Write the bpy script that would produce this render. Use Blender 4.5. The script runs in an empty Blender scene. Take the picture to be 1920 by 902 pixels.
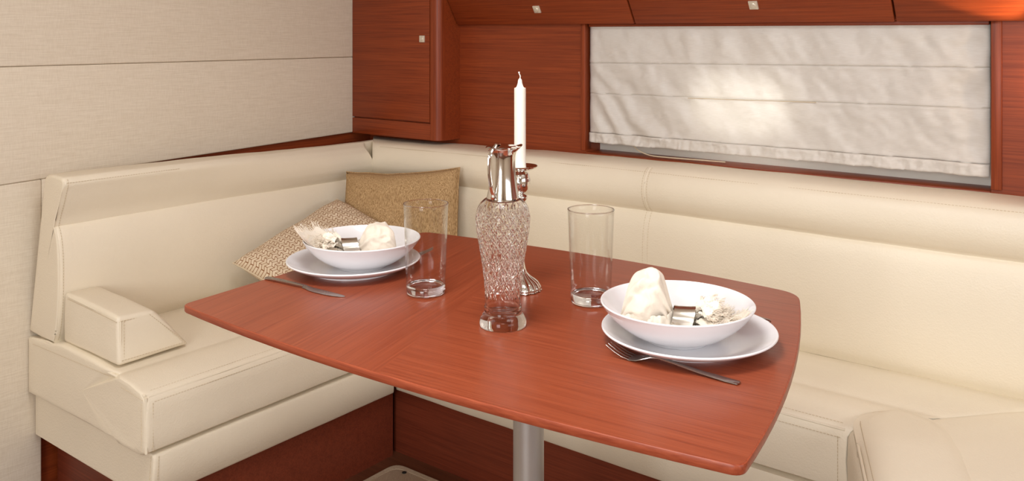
import bpy, bmesh, math, random
from mathutils import Vector, Matrix, noise
random.seed(7)
R = math.radians
SC = bpy.context.scene
COL = SC.collection

# ------------------------------------------------------------------ camera
FPX = 1669.0; HX, HY = 960.0, 62.0; CAMZ = 1.17
YAW = math.atan2(1290, 1669)
CY, SY = math.cos(YAW), math.sin(YAW)
cam = bpy.data.cameras.new('camera'); camo = bpy.data.objects.new('camera', cam); COL.objects.link(camo)
camo.location = (0, 0, CAMZ); camo.rotation_euler = (R(90), 0, YAW)
cam.sensor_width = 36; cam.sensor_fit = 'HORIZONTAL'
cam.lens = FPX/1920*36; cam.shift_y = -(451-HY)/1920; cam.clip_start = .02
SC.camera = camo

def pz(x, y, z):
    """photo pixel -> point on the horizontal plane at height z"""
    d = FPX*(CAMZ-z)/(y-HY); X = (x-HX)/FPX*d
    return Vector((X*CY-d*SY, X*SY+d*CY, z))
def py(x, y, Y):
    t = (x-HX)/FPX; d = Y/(t*SY+CY)
    return Vector(((t*CY-SY)*d, Y, CAMZ-(y-HY)*d/FPX))

# ------------------------------------------------------------------ world, daylight, added fill lamps, exposure
W = bpy.data.worlds.new('daylight'); SC.world = W; W.use_nodes = True
W.node_tree.nodes['Background'].inputs[0].default_value = (.80, .90, 1, 1)
W.node_tree.nodes['Background'].inputs[1].default_value = 1.0
def area(name, loc, target, sx, sy, power, col=(1, .95, .88)):
    l = bpy.data.lights.new(name, 'AREA'); l.shape = 'RECTANGLE'; l.size = sx; l.size_y = sy
    l.energy = power; l.color = col
    o = bpy.data.objects.new(name, l); COL.objects.link(o); o.location = loc
    o.rotation_euler = (Vector(target)-Vector(loc)).to_track_quat('-Z', 'Y').to_euler()
    return o
area('hatch_daylight_near', (-.75, .70, 1.915), (-.75, .70, 0), .50, .50, 10, (1, .99, .97))
area('hatch_daylight_aft', (.35, -.45, 1.915), (.35, -.45, 0), .50, .50, 6, (1, .99, .97))
area('side_fill', (1.53, .75, 1.35), (-1.2, 1.3, .75), 1.7, .6, 9, (.98, .99, 1))  # added area lamp at an assumed, unseen side window; fills from the right
area('rear_fill', (-.1, -1.53, 1.30), (-1.5, 1.6, .8), .9, 1.0, 25, (.98, .99, 1))  # added soft fill behind the camera, at an assumed companionway opening
area('portlight_daylight', (-.932, 2.42, 1.02), (-.932, 2.0, .98), .30, .16, 1.9, (.95, .98, 1))
SC.view_settings.view_transform = 'Standard'; SC.view_settings.look = 'None'
SC.view_settings.gamma = 1; SC.view_settings.exposure = 0.40
SC.view_settings.use_curve_mapping = False

# ------------------------------------------------------------------ materials
def lin(r, g, b):
    f = lambda c: (c/255/12.92) if c/255 <= .04045 else ((c/255+.055)/1.055)**2.4
    return (f(r), f(g), f(b), 1)
def newmat(name):
    m = bpy.data.materials.new(name); m.use_nodes = True
    nt = m.node_tree; b = nt.nodes['Principled BSDF']
    return m, nt, b
def nd(nt, t, **kw):
    n = nt.nodes.new(t)
    for k, v in kw.items(): setattr(n, k, v)
    return n
def ramp(nt, stops):
    n = nt.nodes.new('ShaderNodeValToRGB'); e = n.color_ramp.elements
    while len(e) < len(stops): e.new(.5)
    for i, (p, c) in enumerate(stops): e[i].position = p; e[i].color = c
    return n
def coords(nt, scale, rot=(0, 0, 0)):
    tc = nd(nt, 'ShaderNodeTexCoord'); mp = nd(nt, 'ShaderNodeMapping')
    mp.inputs['Scale'].default_value = scale
    mr = nd(nt, 'ShaderNodeMapping'); mr.inputs['Rotation'].default_value = rot
    nt.links.new(tc.outputs['Object'], mr.inputs[0]); nt.links.new(mr.outputs[0], mp.inputs[0])
    return mp.outputs[0]
def bump(nt, b, h, strength, dist):
    n = nd(nt, 'ShaderNodeBump'); n.inputs['Strength'].default_value = strength; n.inputs['Distance'].default_value = dist
    nt.links.new(h, n.inputs['Height']); nt.links.new(n.outputs[0], b.inputs['Normal']); return n
def plain(name, c, rough=.5, metal=0, spec=.5, coat=0):
    m, nt, b = newmat(name); b.inputs['Base Color'].default_value = c
    b.inputs['Roughness'].default_value = rough; b.inputs['Metallic'].default_value = metal
    b.inputs['Specular IOR Level'].default_value = spec; b.inputs['Coat Weight'].default_value = coat
    # faint procedural unevenness in gloss
    nz = nd(nt, 'ShaderNodeTexNoise'); nz.inputs['Scale'].default_value = 35
    nt.links.new(coords(nt, (1, 1, 1)), nz.inputs['Vector'])
    mr = nd(nt, 'ShaderNodeMapRange'); mr.inputs['To Min'].default_value = max(rough-.03, 0); mr.inputs['To Max'].default_value = rough+.03
    nt.links.new(nz.outputs[0], mr.inputs['Value']); nt.links.new(mr.outputs[0], b.inputs['Roughness'])
    return m
def wood(name, dark, light, axis='X', rot=0, rough=.42, fine=320, coarse=95):
    m, nt, b = newmat(name)
    def sc(al, ac): return {'X': (al, ac, ac), 'Y': (ac, al, ac), 'Z': (ac, ac, al)}[axis]
    n1 = nd(nt, 'ShaderNodeTexNoise'); n1.inputs['Scale'].default_value = 1; n1.inputs['Detail'].default_value = 5; n1.inputs['Roughness'].default_value = .6
    nt.links.new(coords(nt, sc(6, fine), (0, 0, rot)), n1.inputs['Vector'])
    n2 = nd(nt, 'ShaderNodeTexNoise'); n2.inputs['Scale'].default_value = 1; n2.inputs['Detail'].default_value = 3
    nt.links.new(coords(nt, sc(1.6, coarse), (0, 0, rot)), n2.inputs['Vector'])
    mx = nd(nt, 'ShaderNodeMix', data_type='FLOAT'); mx.inputs[0].default_value = .28
    nt.links.new(n1.outputs[0], mx.inputs[2]); nt.links.new(n2.outputs[0], mx.inputs[3])
    rp = ramp(nt, [(.33, dark), (.5, tuple((a+c)/2 for a, c in zip(dark, light))), (.68, light)])
    nt.links.new(mx.outputs[0], rp.inputs[0]); nt.links.new(rp.outputs[0], b.inputs['Base Color'])
    b.inputs['Roughness'].default_value = rough; b.inputs['Specular IOR Level'].default_value = .36
    bump(nt, b, n1.outputs[0], .12, .0006)
    return m
def leather(name, c, rough=.42):
    m, nt, b = newmat(name)
    v = nd(nt, 'ShaderNodeTexVoronoi'); v.inputs['Scale'].default_value = 260
    nt.links.new(coords(nt, (1, 1, 1)), v.inputs['Vector'])
    n2 = nd(nt, 'ShaderNodeTexNoise'); n2.inputs['Scale'].default_value = 60; n2.inputs['Detail'].default_value = 6
    nt.links.new(coords(nt, (1, 1, 2.2)), n2.inputs['Vector'])
    ad = nd(nt, 'ShaderNodeMath', operation='ADD'); nt.links.new(v.outputs['Distance'], ad.inputs[0]); nt.links.new(n2.outputs[0], ad.inputs[1])
    bump(nt, b, ad.outputs[0], .22, .0012)
    n3 = nd(nt, 'ShaderNodeTexNoise'); n3.inputs['Scale'].default_value = 5
    nt.links.new(coords(nt, (1, 1, 1)), n3.inputs['Vector'])
    rp = ramp(nt, [(.3, tuple(x*.965 for x in c[:3])+(1,)), (.7, c)])
    nt.links.new(n3.outputs[0], rp.inputs[0]); nt.links.new(rp.outputs[0], b.inputs['Base Color'])
    b.inputs['Roughness'].default_value = rough
    return m
def woven(name, c1, c2, sx, sz, rough=.9, b_=.3):
    """fabric with stretched threads, c1/c2 in turn"""
    m, nt, b = newmat(name)
    n1 = nd(nt, 'ShaderNodeTexNoise'); n1.inputs['Scale'].default_value = 1; n1.inputs['Detail'].default_value = 3
    nt.links.new(coords(nt, sx), n1.inputs['Vector'])
    n2 = nd(nt, 'ShaderNodeTexNoise'); n2.inputs['Scale'].default_value = 1; n2.inputs['Detail'].default_value = 2
    nt.links.new(coords(nt, sz), n2.inputs['Vector'])
    ad = nd(nt, 'ShaderNodeMix', data_type='FLOAT'); ad.inputs[0].default_value = .35
    nt.links.new(n1.outputs[0], ad.inputs[2]); nt.links.new(n2.outputs[0], ad.inputs[3])
    rp = ramp(nt, [(.36, c1), (.64, c2)]); nt.links.new(ad.outputs[0], rp.inputs[0])
    nt.links.new(rp.outputs[0], b.inputs['Base Color']); b.inputs['Roughness'].default_value = rough
    b.inputs['Specular IOR Level'].default_value = .2
    bump(nt, b, ad.outputs[0], b_, .001)
    return m

M = {}
WD, WL = lin(112, 43, 17), lin(152, 68, 30)
M['wood_x'] = wood('mahogany_grain_x', WD, WL, 'X')
M['wood_y'] = wood('mahogany_grain_y', WD, WL, 'Y')
M['wood_z'] = wood('mahogany_grain_z', WD, WL, 'Z')
M['plinth'] = wood('mahogany_plinth', lin(96, 40, 25), lin(130, 60, 38), 'X')
TD, TL = lin(133, 60, 37), lin(166, 84, 54)
M['table_x'] = wood('table_veneer_long', TD, TL, 'X', rot=R(-5), rough=.30, fine=340, coarse=110)
M['table_y'] = wood('table_veneer_cross', TD, TL, 'Y', rot=R(-15), rough=.30, fine=340, coarse=110)
M['edge'] = wood('table_edge', lin(135, 58, 36), lin(172, 86, 56), 'X', rough=.38)
M['leather'] = leather('cream_leather', lin(239, 227, 205))
M['thread'] = plain('cream_thread', lin(214, 196, 167), .8)
M['wallfab'] = woven('cream_wall_fabric', lin(222, 208, 187), lin(235, 223, 204), (60, 22, 620), (60, 520, 60), .85, .2)
M['white'] = plain('white_gelcoat', lin(225, 220, 210), .4)
M['alu'] = plain('brushed_aluminium', lin(205, 205, 203), .42, .85)
M['steel'] = plain('stainless_steel', lin(178, 170, 165), .27, 1)
M['silver'] = plain('polished_silver', lin(224, 219, 213), .09, 1)
M['chrome'] = plain('satin_nickel', lin(222, 212, 194), .35, .35)
M['ringsilver'] = plain('engraved_silver', lin(226, 220, 208), .24, 1)
M['china'] = plain('white_china', lin(238, 236, 238), .12, 0, .55)
M['wax'] = plain('white_wax', lin(246, 240, 228), .45)
M['wax'].node_tree.nodes['Principled BSDF'].inputs['Subsurface Weight'].default_value = .25
M['wax'].node_tree.nodes['Principled BSDF'].inputs['Subsurface Radius'].default_value = (.01, .008, .005)
M['tan'] = woven('tan_chenille', lin(134, 101, 64), lin(208, 175, 130), (620, 620, 60), (700, 700, 260), .95, .5)
M['floor'] = wood('dark_floor', lin(80, 44, 28), lin(110, 64, 42), 'X', rough=.4)
M['mat'] = woven('beige_carpet', lin(150, 128, 106), lin(186, 164, 140), (700, 700, 700), (300, 300, 300), 1, .8)
M['mathem'] = woven('beige_hem', lin(165, 145, 122), lin(186, 166, 142), (900, 200, 200), (200, 900, 200), .9, .4)
M['black'] = plain('black_plastic', lin(25, 22, 20), .5)
M['ceil'] = plain('ceiling_white', lin(236, 230, 218), .6)
M['cabin'] = wood('cabin_far_wood', WD, WL, 'Z')

def glassmat(name, col=(1, 1, 1, 1), rough=0):
    m, nt, b = newmat(name); b.inputs['Base Color'].default_value = col
    b.inputs['Transmission Weight'].default_value = 1; b.inputs['Roughness'].default_value = rough; b.inputs['IOR'].default_value = 1.5
    return m
M['glass'] = glassmat('crystal_glass')
M['crystal'] = glassmat('cut_crystal'); M['crystal'].node_tree.nodes['Principled BSDF'].inputs['IOR'].default_value = 1.27
def thinglass():
    m, nt, b = newmat('thin_glass'); nt.nodes.remove(b)
    tr = nd(nt, 'ShaderNodeBsdfTransparent'); tr.inputs[0].default_value = (.985, .985, .98, 1)
    gl = nd(nt, 'ShaderNodeBsdfGlossy'); gl.inputs['Roughness'].default_value = .02
    lw = nd(nt, 'ShaderNodeLayerWeight'); lw.inputs['Blend'].default_value = .38
    mp = nd(nt, 'ShaderNodeMapRange'); mp.inputs['To Max'].default_value = .75; mp.inputs['To Min'].default_value = .012
    nt.links.new(lw.outputs['Facing'], mp.inputs['Value'])
    pw = nd(nt, 'ShaderNodeMath', operation='POWER'); pw.inputs[1].default_value = 2.2
    nt.links.new(lw.outputs['Facing'], pw.inputs[0]); nt.links.new(pw.outputs[0], mp.inputs['Value'])
    ms = nd(nt, 'ShaderNodeMixShader'); nt.links.new(mp.outputs[0], ms.inputs[0])
    nt.links.new(tr.outputs[0], ms.inputs[1]); nt.links.new(gl.outputs[0], ms.inputs[2])
    nt.links.new(ms.outputs[0], nt.nodes['Material Output'].inputs[0])
    return m
M['thin'] = thinglass()
def blindmat():
    m, nt, b = newmat('blind_silk')
    b.inputs['Base Color'].default_value = lin(232, 226, 218); b.inputs['Roughness'].default_value = .45
    b.inputs['Sheen Weight'].default_value = .3
    n = nd(nt, 'ShaderNodeTexNoise'); n.inputs['Scale'].default_value = 1; n.inputs['Detail'].default_value = 4
    nt.links.new(coords(nt, (60, 60, 700)), n.inputs['Vector'])
    bump(nt, b, n.outputs[0], .15, .0008)
    rp = ramp(nt, [(.3, lin(234, 227, 219)), (.7, lin(245, 240, 234))]); nt.links.new(n.outputs[0], rp.inputs[0]); nt.links.new(rp.outputs[0], b.inputs['Base Color'])
    t = nd(nt, 'ShaderNodeBsdfTranslucent'); t.inputs[0].default_value = lin(240, 236, 228)
    ms = nd(nt, 'ShaderNodeMixShader'); ms.inputs[0].default_value = .32
    nt.links.new(b.outputs[0], ms.inputs[1]); nt.links.new(t.outputs[0], ms.inputs[2]); nt.links.new(ms.outputs[0], nt.nodes['Material Output'].inputs[0])
    return m
M['blind'] = blindmat()
def basket():
    """cream basket weave with brown outlines: zigzag bricks"""
    m, nt, b = newmat('basket_weave')
    uv = nd(nt, 'ShaderNodeUVMap')
    sx = nd(nt, 'ShaderNodeSeparateXYZ'); nt.links.new(uv.outputs[0], sx.inputs[0])
    pp = nd(nt, 'ShaderNodeMath', operation='PINGPONG'); pp.inputs[1].default_value = 1/34
    nt.links.new(sx.outputs[0], pp.inputs[0])
    ml = nd(nt, 'ShaderNodeMath', operation='MULTIPLY_ADD'); ml.inputs[1].default_value = .75
    nt.links.new(pp.outputs[0], ml.inputs[0]); nt.links.new(sx.outputs[1], ml.inputs[2])
    cb = nd(nt, 'ShaderNodeCombineXYZ'); nt.links.new(sx.outputs[0], cb.inputs[0]); nt.links.new(ml.outputs[0], cb.inputs[1])
    br = nd(nt, 'ShaderNodeTexBrick'); br.inputs['Scale'].default_value = 17
    br.inputs['Color1'].default_value = lin(232, 214, 188); br.inputs['Color2'].default_value = lin(218, 197, 168)
    br.inputs['Mortar'].default_value = lin(142, 92, 50); br.inputs['Mortar Size'].default_value = .05
    br.inputs['Brick Width'].default_value = 1.0; br.inputs['Row Height'].default_value = .5
    nt.links.new(cb.outputs[0], br.inputs['Vector']); nt.links.new(br.outputs['Color'], b.inputs['Base Color'])
    b.inputs['Roughness'].default_value = .85; bump(nt, b, br.outputs['Fac'], -.5, .002)
    return m
M['basket'] = basket()
def clothmat(name, c, lace=False):
    m, nt, b = newmat(name); b.inputs['Base Color'].default_value = c; b.inputs['Roughness'].default_value = .9
    b.inputs['Sheen Weight'].default_value = .3
    n = nd(nt, 'ShaderNodeTexNoise'); n.inputs['Scale'].default_value = 420; nt.links.new(coords(nt, (1, 1, 1)), n.inputs['Vector'])
    bump(nt, b, n.outputs[0], .35, .0012)
    if lace:
        v = nd(nt, 'ShaderNodeTexVoronoi'); v.inputs['Scale'].default_value = 190; nt.links.new(coords(nt, (1, 1, 1)), v.inputs['Vector'])
        rp = ramp(nt, [(.11, (0, 0, 0, 1)), (.15, (1, 1, 1, 1))]); nt.links.new(v.outputs['Distance'], rp.inputs[0])
        nt.links.new(rp.outputs[0], b.inputs['Alpha'])
    return m
M['linen'] = clothmat('linen_napkin', lin(234, 221, 204)); M['lace'] = clothmat('crochet_lace', lin(246, 236, 220), True)

# ------------------------------------------------------------------ mesh helpers
def mesh(name, verts, faces, mat, angle=38):
    me = bpy.data.meshes.new(name); me.from_pydata([tuple(v) for v in verts], [], faces)
    bm = bmesh.new(); bm.from_mesh(me); bmesh.ops.recalc_face_normals(bm, faces=bm.faces[:]); bm.to_mesh(me); bm.free()
    for p in me.polygons: p.use_smooth = True
    me.set_sharp_from_angle(angle=R(angle))
    mats = mat if isinstance(mat, (list, tuple)) else [mat]
    for k in mats: me.materials.append(M[k])
    return me
def put(name, vf, mat, parent=None, label=None, cat=None, group=None, kind=None, angle=38):
    """world-space verts/faces -> one mesh object; origin at the base centre"""
    verts = [Vector(v) for v in vf[0]]
    if parent is None:
        lo = [min(v[i] for v in verts) for i in range(3)]; hi = [max(v[i] for v in verts) for i in range(3)]
        org = Vector(((lo[0]+hi[0])/2, (lo[1]+hi[1])/2, lo[2]))
    else:
        org = worldloc(parent)
    o = bpy.data.objects.new(name, mesh(name, [v-org for v in verts], vf[1], mat, angle)); COL.objects.link(o)
    if parent is None: o.location = org
    else: o.parent = parent
    tag(o, label, cat, group, kind); return o
def worldloc(o):
    l = Vector(o.location)
    while o.parent: o = o.parent; l = l+o.location
    return l
def tag(o, label=None, cat=None, group=None, kind=None):
    if label: o['label'] = label
    if cat: o['category'] = cat
    if group: o['group'] = group
    if kind: o['kind'] = kind
    return o
def empty(name, loc, label, cat, group=None, kind=None):
    o = bpy.data.objects.new(name, None); COL.objects.link(o); o.location = loc; o.empty_display_size = .05
    return tag(o, label, cat, group, kind)
def join(*vfs):
    V, F = [], []
    for v, f in vfs:
        n = len(V); V += list(v); F += [tuple(i+n for i in q) for q in f]
    return V, F
def box(x0, x1, y0, y1, z0, z1, b=0, seg=2):
    bm = bmesh.new(); bmesh.ops.create_cube(bm, size=1)
    for v in bm.verts: v.co = Vector((x0+(v.co.x+.5)*(x1-x0), y0+(v.co.y+.5)*(y1-y0), z0+(v.co.z+.5)*(z1-z0)))
    if b: bmesh.ops.bevel(bm, geom=bm.edges[:], offset=b, segments=seg, affect='EDGES', profile=.5)
    bm.verts.index_update(); out = ([v.co.copy() for v in bm.verts], [tuple(v.index for v in f.verts) for f in bm.faces]); bm.free(); return out
def xform(vf, m): return [m @ Vector(v) for v in vf[0]], vf[1]
def rings(secs, cap=(True, True), closed=True):
    n = len(secs[0]); V = [v for s in secs for v in s]; F = []
    for i in range(len(secs)-1):
        for j in range(n if closed else n-1):
            a = i*n+j; b = i*n+(j+1) % n; F.append((a, b, b+n, a+n))
    if cap[0]: F.append(tuple(range(n))[::-1])
    if cap[1]: F.append(tuple(range((len(secs)-1)*n, len(secs)*n)))
    return V, F
def lathe(prof, seg=64, mod=None, c=(0, 0, 0)):
    """profile (r,z); a closed loop when first == last"""
    secs = []
    for r, z in prof:
        secs.append([Vector((c[0]+(mod(r, z, 2*math.pi*k/seg) if mod else r)*math.cos(2*math.pi*k/seg), c[1]+(mod(r, z, 2*math.pi*k/seg) if mod else r)*math.sin(2*math.pi*k/seg), c[2]+z)) for k in range(seg)])
    return rings(secs, (prof[0][0] < .004 and prof[0] != prof[-1], prof[-1][0] < .004 and prof[0] != prof[-1]))
def spline(pts, n):
    """Catmull-Rom through points, n samples a span"""
    P = [Vector(p) for p in pts]; P = [P[0]*2-P[1]]+P+[P[-1]*2-P[-2]]; out = []
    for i in range(1, len(P)-2):
        for k in range(n):
            t = k/n; a, b, c, d = P[i-1:i+3]
            out.append(.5*((2*b)+(c-a)*t+(2*a-5*b+4*c-d)*t*t+(3*b-a-3*c+d)*t**3))
    out.append(P[-2]); return out
def tube(path, r, seg=8, cap=True, flat=1.0):
    secs = []; P = [Vector(p) for p in path]; up = Vector((0, 0, 1)); N = len(P)
    for i, p in enumerate(P):
        t = (P[min(i+1, N-1)]-P[max(i-1, 0)]).normalized()
        u = up if abs(t.dot(up)) < .95 else Vector((1, 0, 0))
        a = t.cross(u).normalized(); b = a.cross(t)
        rr = r(i/(N-1)) if callable(r) else r
        secs.append([p+a*rr*math.cos(2*math.pi*k/seg)+b*rr*flat*math.sin(2*math.pi*k/seg) for k in range(seg)])
    return rings(secs, (cap, cap))
def resample(path, step):
    out = []; acc = 0; P = [Vector(p) for p in path]
    for a, b in zip(P, P[1:]):
        L = (b-a).length
        while acc <= L and L > 0:
            out.append((a+(b-a)*(acc/L), (b-a).normalized())); acc += step
        acc -= L
    return out
def stitches(paths, step=.0068, ln=.0046, w=.0014):
    V, F = [], []
    for path in paths:
        for p, t in resample(path, step):
            u = Vector((0, 0, 1)) if abs(t.z) < .9 else Vector((1, 0, 0))
            a = t.cross(u).normalized()*w*.5; b = a.cross(t).normalized()*w*.5
            n = len(V)
            for s in (-.5, .5):
                for q in (a, b, -a, -b): V.append(p+t*ln*s+q)
            for k in range(4): F.append((n+k, n+(k+1) % 4, n+4+(k+1) % 4, n+4+k))
    return V, F
def rbox(outline, z0, z1, b=.002, n=3):
    """prism over a ccw outline with rounded top and bottom edges"""
    O = [Vector((p[0], p[1])) for p in outline]; N = len(O); nor = []
    for i in range(N):
        t = (O[(i+1) % N]-O[i-1]).normalized(); nor.append(Vector((-t.y, t.x)))
    secs = []
    for k in range(n+1):
        a = k/n*math.pi/2; secs.append([(p+m*(b*(1-math.sin(a)))).to_3d()+Vector((0, 0, z0+b*(1-math.cos(a)))) for p, m in zip(O, nor)])
    for k in range(n+1):
        a = k/n*math.pi/2; secs.append([(p+m*(b*(1-math.cos(a)))).to_3d()+Vector((0, 0, z1-b*(1-math.sin(a)))) for p, m in zip(O, nor)])
    return rings(secs)
def fillet(corners, n=6):
    """corners [(x,y,r)], possibly r=0, ccw -> outline"""
    out = []; N = len(corners)
    for i in range(N):
        p = Vector(corners[i][:2]); r = corners[i][2]
        if r == 0: out.append(p); continue
        a = (Vector(corners[i-1][:2])-p).normalized(); b = (Vector(corners[(i+1) % N][:2])-p).normalized()
        h = math.acos(max(-1, min(1, a.dot(b))))/2; L = r/math.tan(h)
        s, e = p+a*L, p+b*L
        for k in range(n+1):
            t = k/n; out.append((s*(1-t)+p*t)*(1-t)+(p*(1-t)+e*t)*t)
    return out

# ------------------------------------------------------------------ room shell
XL, YB = -2.265, 2.15                     # left panelling face, back wall face
XR, YF, ZC = 1.6, -1.6, 1.95
put('floor', box(XL-.05, XR, YF, YB+.02, -.05, 0), 'floor', kind='structure')
HATCH = [(-1.0, -.5, .45, .95), (.1, .6, -.70, -.20)]
def ceiling():
    xs = sorted({XL-.05, XR}|{a for h in HATCH for a in h[:2]}); ys = sorted({YF, YB+.3}|{a for h in HATCH for a in h[2:]})
    vf = ([], [])
    for i in range(len(xs)-1):
        for j in range(len(ys)-1):
            cx, cy = (xs[i]+xs[i+1])/2, (ys[j]+ys[j+1])/2
            if any(h[0] < cx < h[1] and h[2] < cy < h[3] for h in HATCH): continue
            vf = join(vf, box(xs[i], xs[i+1], ys[j], ys[j+1], ZC, ZC+.05))
    return vf
put('ceiling', ceiling(), 'ceil', kind='structure')
for i, h in enumerate(HATCH):
    fr = put('window_%d' % (i+2), join(box(h[0], h[1], h[2], h[2]+.03, ZC-.012, ZC+.05, .003), box(h[0], h[1], h[3]-.03, h[3], ZC-.012, ZC+.05, .003),
             box(h[0], h[0]+.03, h[2], h[3], ZC-.012, ZC+.05, .003), box(h[1]-.03, h[1], h[2], h[3], ZC-.012, ZC+.05, .003)), 'alu', kind='structure')
    put('pane', box(h[0]+.03, h[1]-.03, h[2]+.03, h[3]-.03, ZC+.02, ZC+.03), 'thin', fr)
wl = put('wall_left', box(XL-.06, XL-.02, YF, YB+.02, 0, ZC), 'wood_y', kind='structure')
def panel(y0, y1, za0, za1, z1):
    vf = box(XL-.02, XL, y0, y1, 0, 1, .004, 3)
    out = []
    for v in vf[0]:
        f = (v.y-y0)/(y1-y0); zb = za0+(za1-za0)*f
        zz = v.z
        # keep the rounded edge width real
        if zz < .5: z = zb+zz
        else: z = z1-(1-zz)
        out.append(Vector((v.x, v.y, z)))
    return out, vf[1]
put('wall_panel', panel(YF, 2.062, 1.0893, 1.0893, ZC), 'wallfab', wl)
put('wall_panel', panel(YF, 2.062, .742, .835, 1.0885), 'wallfab', wl)
put('wall_panel', box(XL-.02, XL, 1.0305, 1.35, .46, .8085, .002), 'wallfab', wl)
vf = panel(YF, 1.03, 0, 0, .80); 
vf = ([Vector((v.x, v.y, v.z if v.z < .4 else v.z-.80+(.742+(v.y-YF)/(2.062-YF)*.093)-.0006)) for v in vf[0]], vf[1])
put('wall_panel', vf, 'wallfab', wl)
# aft and starboard sides of the cabin, out of the picture
put('wall_front', join(box(XL-.05, -.55, YF-.04, YF, 0, ZC), box(.35, XR, YF-.04, YF, 0, ZC), box(-.55, .35, YF-.04, YF, 0, .75), box(-.55, .35, YF-.04, YF, 1.85, ZC)), 'wallfab', kind='structure')
put('wall_right', join(box(XR, XR+.04, YF, YB, 0, 1.02), box(XR, XR+.04, YF, YB, 1.68, ZC), box(XR, XR+.04, YF, -.15, 1.02, 1.68), box(XR, XR+.04, 1.65, YB, 1.02, 1.68)), 'wallfab', kind='structure')

# back wall with the window recess
WX0, WX1, WZ0, WZ1 = -1.393, -.356, .828, 1.2
wb = put('wall_back', join(box(XL-.05, WX0, YB, YB+.04, 0, ZC), box(WX1, XR, YB, YB+.04, 0, ZC),
         box(WX0, WX1, YB, YB+.04, 0, WZ0), box(WX0, WX1, YB, YB+.04, WZ1, ZC)), 'wood_x', kind='structure')
# hull liner behind the blind, with an oblong portlight
def liner():
    px, pzc, a, b, r = -.932, .993, .125, .062, .06
    inner = []
    for cx, cz, s in ((px+a-r, pzc+b-r, 0), (px-a+r, pzc+b-r, 1), (px-a+r, pzc-b+r, 2), (px+a-r, pzc-b+r, 3)):
        for k in range(9):
            t = (s+k/8)*math.pi/2; inner.append((cx+r*math.cos(t), cz+r*math.sin(t)))
    outer = []
    for x, z in inner:
        dx, dz = x-px, z-pzc
        s = min(((WX1+.03-px) if dx > 0 else (px-WX0+.03))/max(abs(dx), 1e-6), ((WZ1+.03-pzc) if dz > 0 else (pzc-WZ0+.03))/max(abs(dz), 1e-6))
        outer.append((px+dx*s, pzc+dz*s))
    Y0 = YB+.075
    def ring(pts, y): return [Vector((x, y, z)) for x, z in pts]
    # corners need exact points
    secs = [ring(outer, Y0), ring(inner, Y0), ring(inner, Y0+.03), ring(outer, Y0+.03), ring(outer, Y0)]
    return rings(secs, (False, False)), inner
lv, inner = liner()
win = put('window_1', lv, 'white', kind='structure')
put('jamb', join(box(WX0-.03, WX0, YB+.04, YB+.12, WZ0-.03, WZ1+.03), box(WX1, WX1+.03, YB+.04, YB+.12, WZ0-.03, WZ1+.03),
                 box(WX0, WX1, YB+.04, YB+.12, WZ1, WZ1+.03)), 'wood_x', win)
put('sill', join(box(WX0, WX1, YB-.004, YB+.10, WZ0-.02, WZ0+.001, .003)), 'wood_x', win)
put('pane', rings([[Vector((x, YB+.09, z)) for x, z in inner], [Vector((x, YB+.096, z)) for x, z in inner]]), 'thin', win)
# flat posts beside the blind
put('trim_1', box(-1.409, WX0, YB-.006, YB+.03, .833, WZ1, .002), 'wood_z', kind='structure')
put('trim_2', box(WX1, -.335, YB-.006, YB+.03, .833, WZ1, .002), 'wood_z', kind='structure')

# ------------------------------------------------------------------ corner cabinet
CXR, CYF = -1.871, 2.06
def cabinet():
    root = empty('corner_cabinet', ((XL+CXR)/2, (YB+CYF)/2, .833), 'tall mahogany corner cabinet with rounded post beside cream panelled wall', 'cabinet')
    r = .022
    out = [(XL+.0, CYF), (CXR-r, CYF)]
    for k in range(1, 9):
        a = -math.pi/2+k/8*math.pi/2; out.append((CXR-r+r*math.cos(a), CYF+r+r*math.sin(a)))
    out += [(CXR, YB), (XL, YB)]
    put('carcass', rings([[Vector((x, y, .833)) for x, y in out], [Vector((x, y, ZC)) for x, y in out]]), 'wood_x', root)
    d0 = py(810, 229, CYF); dz = .884
    zb = py(740, 223.5, CYF).z
    # dark shadow gap is a real rebate: frame strips stand proud round the door
    put('post', rings([[Vector((x, y, .834)) for x, y in [(d0.x+.004, CYF-.012), (CXR-r, CYF-.012)]+[(CXR-r+(r+.0)*math.cos(-math.pi/2+k/6*math.pi/2), CYF-.012+r+r*math.sin(-math.pi/2+k/6*math.pi/2)) for k in range(1, 7)]+[(CXR, CYF+.02), (d0.x+.004, CYF+.02)]],
                       [Vector((x, y, ZC-.001)) for x, y in [(d0.x+.004, CYF-.012), (CXR-r, CYF-.012)]+[(CXR-r+(r+.0)*math.cos(-math.pi/2+k/6*math.pi/2), CYF-.012+r+r*math.sin(-math.pi/2+k/6*math.pi/2)) for k in range(1, 7)]+[(CXR, CYF+.02), (d0.x+.004, CYF+.02)]]]), 'wood_z', root)
    put('bottom_rail', box(XL+.001, d0.x+.0035, CYF-.012, CYF+.01, .834, zb-.004, .001), 'wood_x', root)
    door = put('door', box(XL+.001, d0.x, CYF-.012, CYF+.006, zb, ZC-.03, .0012), 'wood_x', root)
    latch((py(792, 73, CYF-.012)), .0105, Vector((0, -1, 0)), door)
    return root
def latch(c, h, n, parent, zup=None):
    n = n.normalized(); r = Vector((1, 0, 0)); u = n.cross(r)*-1
    if u.z < 0: u = -u
    m = Matrix((r, u, n)).transposed().to_4x4(); m.translation = c
    pl = put('latch', xform(box(-h, h, -h, h, -.001, .004, .001), m), 'chrome', parent, label='square satin nickel push latch')
    put('button', xform(lathe([(0, .002), (h*.62, .002), (h*.62, .0052), (h*.5, .0066), (0, .007)], 24), m), 'chrome', pl)
cabinet()

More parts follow.
